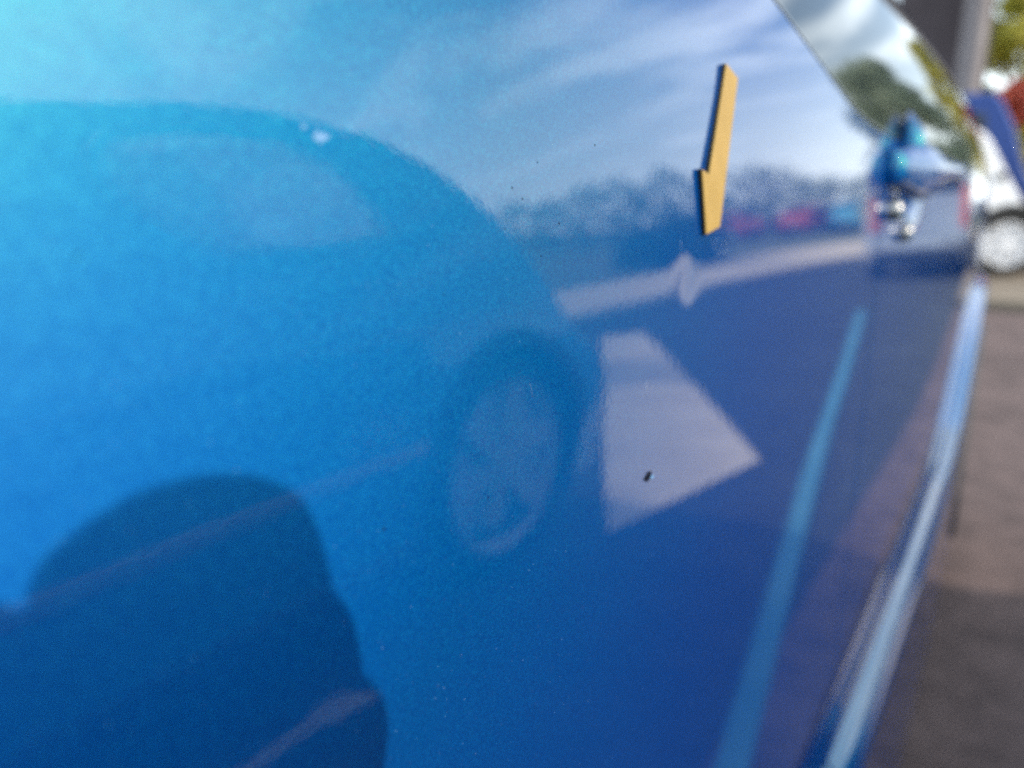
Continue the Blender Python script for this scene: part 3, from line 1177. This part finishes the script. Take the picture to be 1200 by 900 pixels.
# taller blue van behind it
bv = empty('blue_van', (-4.38, 16.1, 0.10), 'tall royal blue van with dark cab window behind the white van', 'van', None, R(-90))
vt = [(0, 0.5), (0.05, 2.42), (0.25, 2.56), (3.58, 2.56), (3.72, 2.50), (3.98, 2.0), (4.18, 1.38), (4.36, 1.08), (4.52, 0.9), (4.56, 0.5)]
bc = Car(vt, [(0, 0.38), (0.2, 0.28), (4.4, 0.28), (4.56, 0.36)], 1.9, 1.3, 0.06, 0.18)
bc.build(bv, M['royal'], 160, 44, (arch_poly(0.85, 0.36), arch_poly(3.72, 0.36)))
wheels(bc, bv, (0.85, 3.72), 0.36, M['rim'], w=0.21)
for far in (True, False):
    bc.side_patch('cab_window', [(2.95, 1.42), (3.70, 1.42), (3.56, 2.25), (2.95, 2.30)], M['glass'], bv, 0.006, far, 4)
    bc.side_patch('side_moulding', [(1.3, 0.62), (3.2, 0.62), (3.2, 0.72), (1.3, 0.72)], M['plastic'], bv, 0.012, far, 2)
bc.top_patch('windscreen', 3.76, 4.15, M['glass'], bv)
box_part('bumper', bv, (0.12, 1.78, 4.44, 4.60, 0.34, 0.56), M['plastic'], 0.03)
for x in (0.10, 1.58):
    box_part('headlight', bv, (x, x + 0.22, 4.38, 4.50, 0.76, 0.94), M['clearlamp'], 0.03)

# silver car with tall red tail lamps, seen in the door's reflection
sv, scx = generic('silver_car', 'silver car with tall upright red tail lamps, reflected near the door handle', (0.42, 12.9, 0.0), 0, M['silver'], 4.0, 1.70, 1.75, None, 'mpv', 0.32, lamps=False)
for x in (0.08, 1.50):
    box_part('tail_lamp', sv, (x, x + 0.17, 0.0, 0.26, 0.74, 1.36), M['redlamp'], 0.03)
for x in (0.14, 1.40):
    box_part('headlight', sv, (x, x + 0.20, 3.86, 3.98, 0.62, 0.76), M['clearlamp'], 0.03)
generic('red_car', 'red hatchback parked far away before the trees, further from the cyan one', (11.0, 38.2, 0.09), R(-70), M['red'], 3.8, 1.48, 1.65, 'distant parked cars')
generic('red_car', 'red hatchback parked far away, nearer to the cyan one', (9.2, 38.6, 0.09), R(20), M['red'], 3.8, 1.5, 1.65, 'distant parked cars')
generic('cyan_car', 'pale cyan hatchback parked far away before the trees', (6.9, 39.2, 0.09), R(12), M['teal'], 3.8, 1.52, 1.65, 'distant parked cars')


# ------------------------------------------------------------------ light column and dark pier behind the vehicles: one pillar's lit and shaded sides as colours
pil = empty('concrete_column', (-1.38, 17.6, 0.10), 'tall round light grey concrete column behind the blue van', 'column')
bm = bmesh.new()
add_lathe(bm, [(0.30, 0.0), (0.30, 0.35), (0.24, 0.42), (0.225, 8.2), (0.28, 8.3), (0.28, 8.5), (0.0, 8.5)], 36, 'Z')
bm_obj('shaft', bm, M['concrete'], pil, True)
bm = bmesh.new()
add_tube(bm, [(0.235, -0.06, 0.0), (0.235, -0.06, 8.1)], 0.035, 12)
bm_obj('drain_pipe', bm, M['plastic'], pil, True)
pier = empty('pier_shaded_side', (-2.25, 18.6, 0.10), 'tall dark brown-grey block coloured as the shaded side of the pillar, left of the light round column', 'pier')
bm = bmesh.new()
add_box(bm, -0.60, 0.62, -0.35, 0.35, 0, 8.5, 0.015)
bm_obj('shaft', bm, M['piershade'], pier)
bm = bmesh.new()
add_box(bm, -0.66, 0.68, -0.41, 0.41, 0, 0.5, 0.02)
bm_obj('shaded_side_plinth', bm, M['piershade'], pier)

# ------------------------------------------------------------------ trees and shrubs


def tree_meshes(h, cr, cb, nleaf, leaf, seed, squash=1.0):
    """trunk+limbs mesh data and crown mesh data"""
    rnd = random.Random(seed)
    bm = bmesh.new()
    lean = Vector((rnd.uniform(-.1, .1), rnd.uniform(-.1, .1), 0))
    ch = h - cb
    tp = [Vector((0, 0, -0.05))] + [Vector((lean.x * t * h * .4, lean.y * t * h * .4, h * 0.8 * t)) for t in (0.2, 0.45, 0.7, 1.0)]
    r0 = 0.03 * h
    add_tube(bm, tp, [r0 * 1.25, r0, r0 * 0.8, r0 * 0.5, r0 * 0.15], 10)
    clumps = []
    nl = 22
    for i in range(nl):
        a = i * 2.399 + rnd.uniform(-.3, .3)
        t = (i + 0.5) / nl
        zz = cb + ch * (0.08 + 0.86 * t)
        prof = math.sin(pi * min(0.97, 0.16 + 0.80 * t)) ** 0.7
        rad = cr * prof * rnd.uniform(0.55, 1.0)
        c = Vector((cos(a) * rad, sin(a) * rad * squash, zz + rnd.uniform(-.05, .05) * ch))
        st = Vector((lean.x * zz * .3, lean.y * zz * .3, max(h * 0.18, zz - ch * rnd.uniform(0.12, 0.25))))
        if st.z < h * 0.78:
            mid = st.lerp(c, 0.5) + Vector((0, 0, 0.05 * ch))
            add_tube(bm, [st, mid, c], [r0 * 0.30, r0 * 0.18, r0 * 0.05], 6)
        clumps.append((c, cr * rnd.uniform(0.26, 0.46)))
    clumps.append((Vector((0, 0, h - 0.12 * ch)), cr * 0.32))
    tm = bpy.data.meshes.new('trunk')
    bmesh.ops.recalc_face_normals(bm, faces=bm.faces)
    bm.to_mesh(tm)
    bm.free()
    V, F = [], []
    for i in range(nleaf):
        c, r = rnd.choice(clumps)
        d = Vector((rnd.gauss(0, 1), rnd.gauss(0, 1), rnd.gauss(0, 0.85)))
        d = d.normalized() * r * rnd.random() ** 0.45
        p = c + d
        nrm = (d.normalized() + Vector((rnd.uniform(-1, 1), rnd.uniform(-1, 1), rnd.uniform(-.4, 1)))).normalized()
        a = nrm.orthogonal().normalized()
        a = Matrix.Rotation(rnd.uniform(0, 6.28), 3, nrm) @ a
        b = nrm.cross(a)
        s = leaf * rnd.uniform(0.6, 1.3)
        k = len(V)
        V += [p - a * s, p + b * s * 0.5, p + a * s, p - b * s * 0.5 + nrm * s * 0.2]
        F.append((k, k + 1, k + 2, k + 3))
    cm = bpy.data.meshes.new('crown')
    cm.from_pydata([tuple(q) for q in V], [], F)
    return tm, cm


def plant_tree(name, label, cat, x, y, data, leafmat, group=None, rz=0.0, sc=1.0):
    root = empty(name, (x, y, 0), label, cat, group, rz)
    root.scale = (sc, sc, sc)
    tm, cm = data
    if not tm.materials:
        tm.materials.append(M['bark'])
    if not cm.materials:
        cm.materials.append(leafmat)
    for nm, me in (('trunk', tm), ('crown', cm)):
        o = bpy.data.objects.new(nm, me)
        COL.objects.link(o)
        o.parent = root
    return root



TA = tree_meshes(5.0, 2.3, 0.5, 975, 0.15, 11)
TB = tree_meshes(4.4, 2.1, 0.35, 845, 0.15, 23)
TC = tree_meshes(3.6, 2.0, 0.25, 780, 0.15, 37)
lst = [(33.5, 40, TC, .85), (31, 42, TC, .85), (28.8, 44, TB, .86), (26.6, 45, TB, .95), (24.6, 44, TB, .85), (22.6, 46, TA, .92), (20.8, 45, TB, .85), (18.9, 48, TC, .8), (17.2, 46, TB, .95),
       (15.4, 45, TB, .9), (13.6, 50, TC, .98), (11.9, 47, TC, .88), (10.2, 50, TC, .9)]
for i, (az, dd, data, sc) in enumerate(lst):
    plant_tree('tree', 'bushy green tree in the distant row mirrored beyond the pale pavement', 'tree', dd * sin(R(az)), dd * cos(R(az)), data, M['paleleaf'], 'distant row of trees', i * 1.3, sc)
SA = tree_meshes(1.25, 0.95, 0.05, 1600, 0.07, 51)
for i, (x, y, sc) in enumerate([(7.75, 17.0, 0.8), (7.1, 17.6, 1.05), (7.2, 19.0, .9)]):
    plant_tree('shrub', 'low dark green shrub on the verge beside the pale pavement', 'shrub', x, y, SA, M['darkleaf'], 'shrubs beside the pavement', i * 1.1, sc)
plant_tree('yellow_tree', 'yellow-green autumn tree beyond the vans, right of the pillar', 'tree', -0.9, 28.0, tree_meshes(7.4, 1.7, 1.6, 7000, 0.16, 61), M['yellowleaf'])
plant_tree('green_tree', 'narrow grey-green tree mirrored in the window above the handle', 'tree', 2.25, 22.0, tree_meshes(6.0, 1.75, 0.3, 9000, 0.13, 71), M['paleleaf'])
plant_tree('red_tree', 'small red-leaved tree between blue van and yellow tree', 'tree', -0.70, 22.0, tree_meshes(3.65, 0.45, 2.7, 900, 0.10, 81), M['redleaf'])


# ------------------------------------------------------------------ person holding the phone

man = empty('person', (0.55, -0.50, 0), 'person in dark jacket holding a phone, seen only as the dark shadow on the panel', 'person')
MO = Vector((0.55, -0.50, 0))


def skin_mesh(name, chains, mat, parent, label=None, sub=2):
    """chains: lists of (x, y, z, radius); a shared first point joins a chain to the body. One continuous skinned surface."""
    idx, V, E, Rr = {}, [], [], []

    def vid(p):
        k = tuple(round(c, 4) for c in p[:3])
        if k not in idx:
            idx[k] = len(V)
            V.append(Vector(p[:3]) - MO)
            Rr.append(p[3])
        return idx[k]
    for ch in chains:
        for a, b in zip(ch, ch[1:]):
            E.append((vid(a), vid(b)))
    me = bpy.data.meshes.new(name)
    me.from_pydata([tuple(q) for q in V], E, [])
    me.materials.append(mat)
    o = bpy.data.objects.new(name, me)
    COL.objects.link(o)
    if parent is not None:
        o.parent = parent
    m = o.modifiers.new('skin', 'SKIN')
    m.use_smooth_shade = True
    lay = me.skin_vertices[0].data if me.skin_vertices else None
    if lay is None:
        bm = bmesh.new()
        bm.from_mesh(me)
        bm.verts.layers.skin.verify()
        bm.to_mesh(me)
        bm.free()
        lay = me.skin_vertices[0].data
    for i, r in enumerate(Rr):
        lay[i].radius = (r, r)
        lay[i].use_root = (i == 0)
    sm = o.modifiers.new('smooth', 'SUBSURF')
    sm.levels = sub
    sm.render_levels = sub
    return o


PEL = (0.60, -0.52, 0.95, 0.115)
SPN = (0.575, -0.49, 1.18, 0.110)
CHS = (0.545, -0.455, 1.36, 0.110)
NCK = (0.530, -0.435, 1.48, 0.055)
RSH = (0.675, -0.345, 1.40, 0.056)
LSH = (0.380, -0.545, 1.40, 0.056)
REL = (0.560, -0.190, 1.17, 0.042)
LEL = (0.300, -0.330, 1.16, 0.042)
RWR = (0.290, 0.025, 1.125, 0.026)
LWR = (0.200, -0.060, 1.085, 0.026)
RPA = (0.252, 0.078, 1.160, 0.027)
LPA = (0.160, -0.015, 1.098, 0.026)
body = [
    [PEL, SPN, CHS, NCK, (0.515, -0.415, 1.545, 0.070), (0.505, -0.400, 1.62, 0.088), (0.503, -0.400, 1.69, 0.070)],
    [CHS, RSH, REL, RWR, RPA],
    [CHS, LSH, LEL, LWR, LPA],
    [PEL, (0.68, -0.47, 0.88, 0.085), (0.675, -0.46, 0.50, 0.058), (0.68, -0.49, 0.09, 0.040), (0.63, -0.40, 0.045, 0.035)],
    [PEL, (0.52, -0.57, 0.88, 0.085), (0.515, -0.56, 0.50, 0.058), (0.53, -0.60, 0.09, 0.040), (0.47, -0.51, 0.045, 0.035)],
    # right hand: index along the phone's top edge, the other fingers closing round its end, thumb behind
    [RPA, (0.246, 0.092, 1.186, 0.0130), (0.226, 0.087, 1.2065, 0.0125), (0.207, 0.068, 1.2025, 0.0110), (0.196, 0.052, 1.1935, 0.0092)],
    [RPA, (0.246, 0.096, 1.176, 0.0130), (0.228, 0.0975, 1.1800, 0.0130), (0.208, 0.082, 1.185, 0.0135), (0.197, 0.066, 1.180, 0.0135), (0.193, 0.050, 1.176, 0.0120)],
    [RPA, (0.248, 0.098, 1.158, 0.0125), (0.228, 0.1045, 1.1580, 0.0115), (0.209, 0.088, 1.162, 0.0125), (0.200, 0.070, 1.163, 0.0125)],
    [RPA, (0.252, 0.096, 1.136, 0.0115), (0.234, 0.103, 1.132, 0.0100), (0.218, 0.094, 1.130, 0.0080), (0.210, 0.085, 1.129, 0.0068)],
    [RPA, (0.246, 0.050, 1.158, 0.0120), (0.226, 0.046, 1.160, 0.0105), (0.205, 0.044, 1.158, 0.0085)],
    # left hand under the phone's lower edge
    [LPA, (0.150, 0.012, 1.104, 0.0110), (0.142, 0.024, 1.118, 0.0090), (0.139, 0.022, 1.132, 0.0075)],
    [LPA, (0.160, 0.020, 1.103, 0.0115), (0.153, 0.033, 1.116, 0.0090), (0.149, 0.031, 1.130, 0.0075)],
    [LPA, (0.171, 0.026, 1.102, 0.0110), (0.165, 0.040, 1.114, 0.0088), (0.160, 0.038, 1.127, 0.0072)],
    [LPA, (0.182, 0.026, 1.100, 0.0100), (0.177, 0.040, 1.110, 0.0080), (0.173, 0.040, 1.121, 0.0066)],
    [LPA, (0.172, -0.020, 1.118, 0.0110), (0.166, -0.010, 1.134, 0.0090), (0.160, -0.004, 1.146, 0.0078)],
]
skin_mesh('body', body, M['skin'], man)
up_ = lambda p, k: (p[0], p[1], p[2], p[3] + k)
fore = lambda a, b, t, r: tuple(a[i] + (b[i] - a[i]) * t for i in range(3)) + (r,)
skin_mesh('jacket', [[(0.605, -0.525, 0.82, 0.165), up_(PEL, .048), up_(SPN, .035), up_(CHS, .035), (0.532, -0.438, 1.47, 0.088)],
                     [up_(CHS, .035), up_(RSH, .016), up_(REL, .014), fore(REL, RWR, 0.9, 0.036)],
                     [up_(CHS, .035), up_(LSH, .016), up_(LEL, .014), fore(LEL, LWR, 0.9, 0.036)]], M['jacket'], man)
skin_mesh('trousers', [[(0.60, -0.52, 0.97, 0.128), (0.68, -0.47, 0.88, 0.098), (0.675, -0.46, 0.50, 0.074), (0.68, -0.49, 0.10, 0.060)],
                       [(0.60, -0.52, 0.97, 0.128), (0.52, -0.57, 0.88, 0.098), (0.515, -0.56, 0.50, 0.074), (0.53, -0.60, 0.10, 0.060)]], M['jeans'], man)
for (a, b) in (((0.685, -0.50), (0.615, -0.385)), ((0.535, -0.61), (0.455, -0.495))):
    skin_mesh('shoe', [[(a[0], a[1], 0.055, 0.052), ((a[0] + b[0]) / 2, (a[1] + b[1]) / 2, 0.047, 0.046), (b[0], b[1], 0.040, 0.040)]], M['shoe'], man)
# hair cap, ears, nose, eyes, mouth; the face looks at the phone
fd = Vector((-0.42, 0.90, -0.10)).normalized()
rd = fd.cross(Vector((0, 0, 1))).normalized()
hc = Vector((0.504, -0.400, 1.63)) - MO
bm = bmesh.new()
bmesh.ops.create_uvsphere(bm, u_segments=24, v_segments=14, radius=0.104)
for q in bm.verts:
    q.co.z *= 1.12
drop = [q for q in bm.verts if q.co.z < -0.02 + 0.075 * (q.co.normalized().dot(fd) + 0.25)]
bmesh.ops.delete(bm, geom=drop, context='VERTS')
bmesh.ops.translate(bm, vec=hc + Vector((0, 0, 0.025)) - fd * 0.008, verts=bm.verts)
bm_obj('hair', bm, M['hair'], man, True)
for sgn in (-1, 1):
    bm = bmesh.new()
    bmesh.ops.create_uvsphere(bm, u_segments=12, v_segments=8, radius=0.013)
    bmesh.ops.translate(bm, vec=hc + fd * 0.080 + rd * (0.032 * sgn) + Vector((0, 0, 0.0)), verts=bm.verts)
    bm_obj('eye', bm, M['eye'], man, True)
    bm = bmesh.new()
    bmesh.ops.create_uvsphere(bm, u_segments=12, v_segments=8, radius=0.03)
    for q in bm.verts:
        q.co = q.co - rd * (q.co.dot(rd) * 0.7)
    bmesh.ops.translate(bm, vec=hc + rd * (0.088 * sgn) + Vector((0, 0, -0.01)), verts=bm.verts)
    bm_obj('ear', bm, M['skin'], man, True)
bm = bmesh.new()
add_tube(bm, [hc + fd * 0.080 + Vector((0, 0, 0.01)), hc + fd * 0.098 + Vector((0, 0, -0.025)), hc + fd * 0.082 + Vector((0, 0, -0.038))], [0.008, 0.014, 0.010], 10)
bm_obj('nose', bm, M['skin'], man, True)
bm = bmesh.new()
add_tube(bm, [hc + fd * 0.070 + rd * s_ * 0.024 + fd * 0.008 * (1 - abs(s_)) + Vector((0, 0, -0.066)) for s_ in (-1, -0.5, 0, 0.5, 1)], [0.003, 0.006, 0.007, 0.006, 0.003], 8)
bm_obj('mouth', bm, M['skin'], man, True)

# the phone, lens just behind the viewpoint
fw = Vector((-sin(YAW) * cos(PITCH), cos(YAW) * cos(PITCH), -sin(PITCH)))
rt = Vector((cos(YAW), sin(YAW), 0))
upv = rt.cross(fw)
pc0 = Vector((CAM_D, 0, CAM_H)) + rt * 0.064 - upv * 0.0035 - fw * 0.0095
phone = empty('phone', pc0, 'black phone held sideways in the hands of the person beside the blue car', 'phone')
MX = Matrix((rt, upv, fw)).transposed()


def phone_part(name, b, mat, bev, parent):
    bm = bmesh.new()
    add_box(bm, *b, bev)
    bmesh.ops.transform(bm, matrix=MX.to_4x4(), verts=bm.verts)
    return bm_obj(name, bm, mat, parent)


phone_part('phone_body', (-0.078, 0.078, -0.0365, 0.0365, -0.004, 0.004), M['phone'], 0.0025, phone)
phone_part('phone_screen', (-0.074, 0.074, -0.034, 0.034, -0.0046, -0.0042), M['glass'], 0.0, phone)
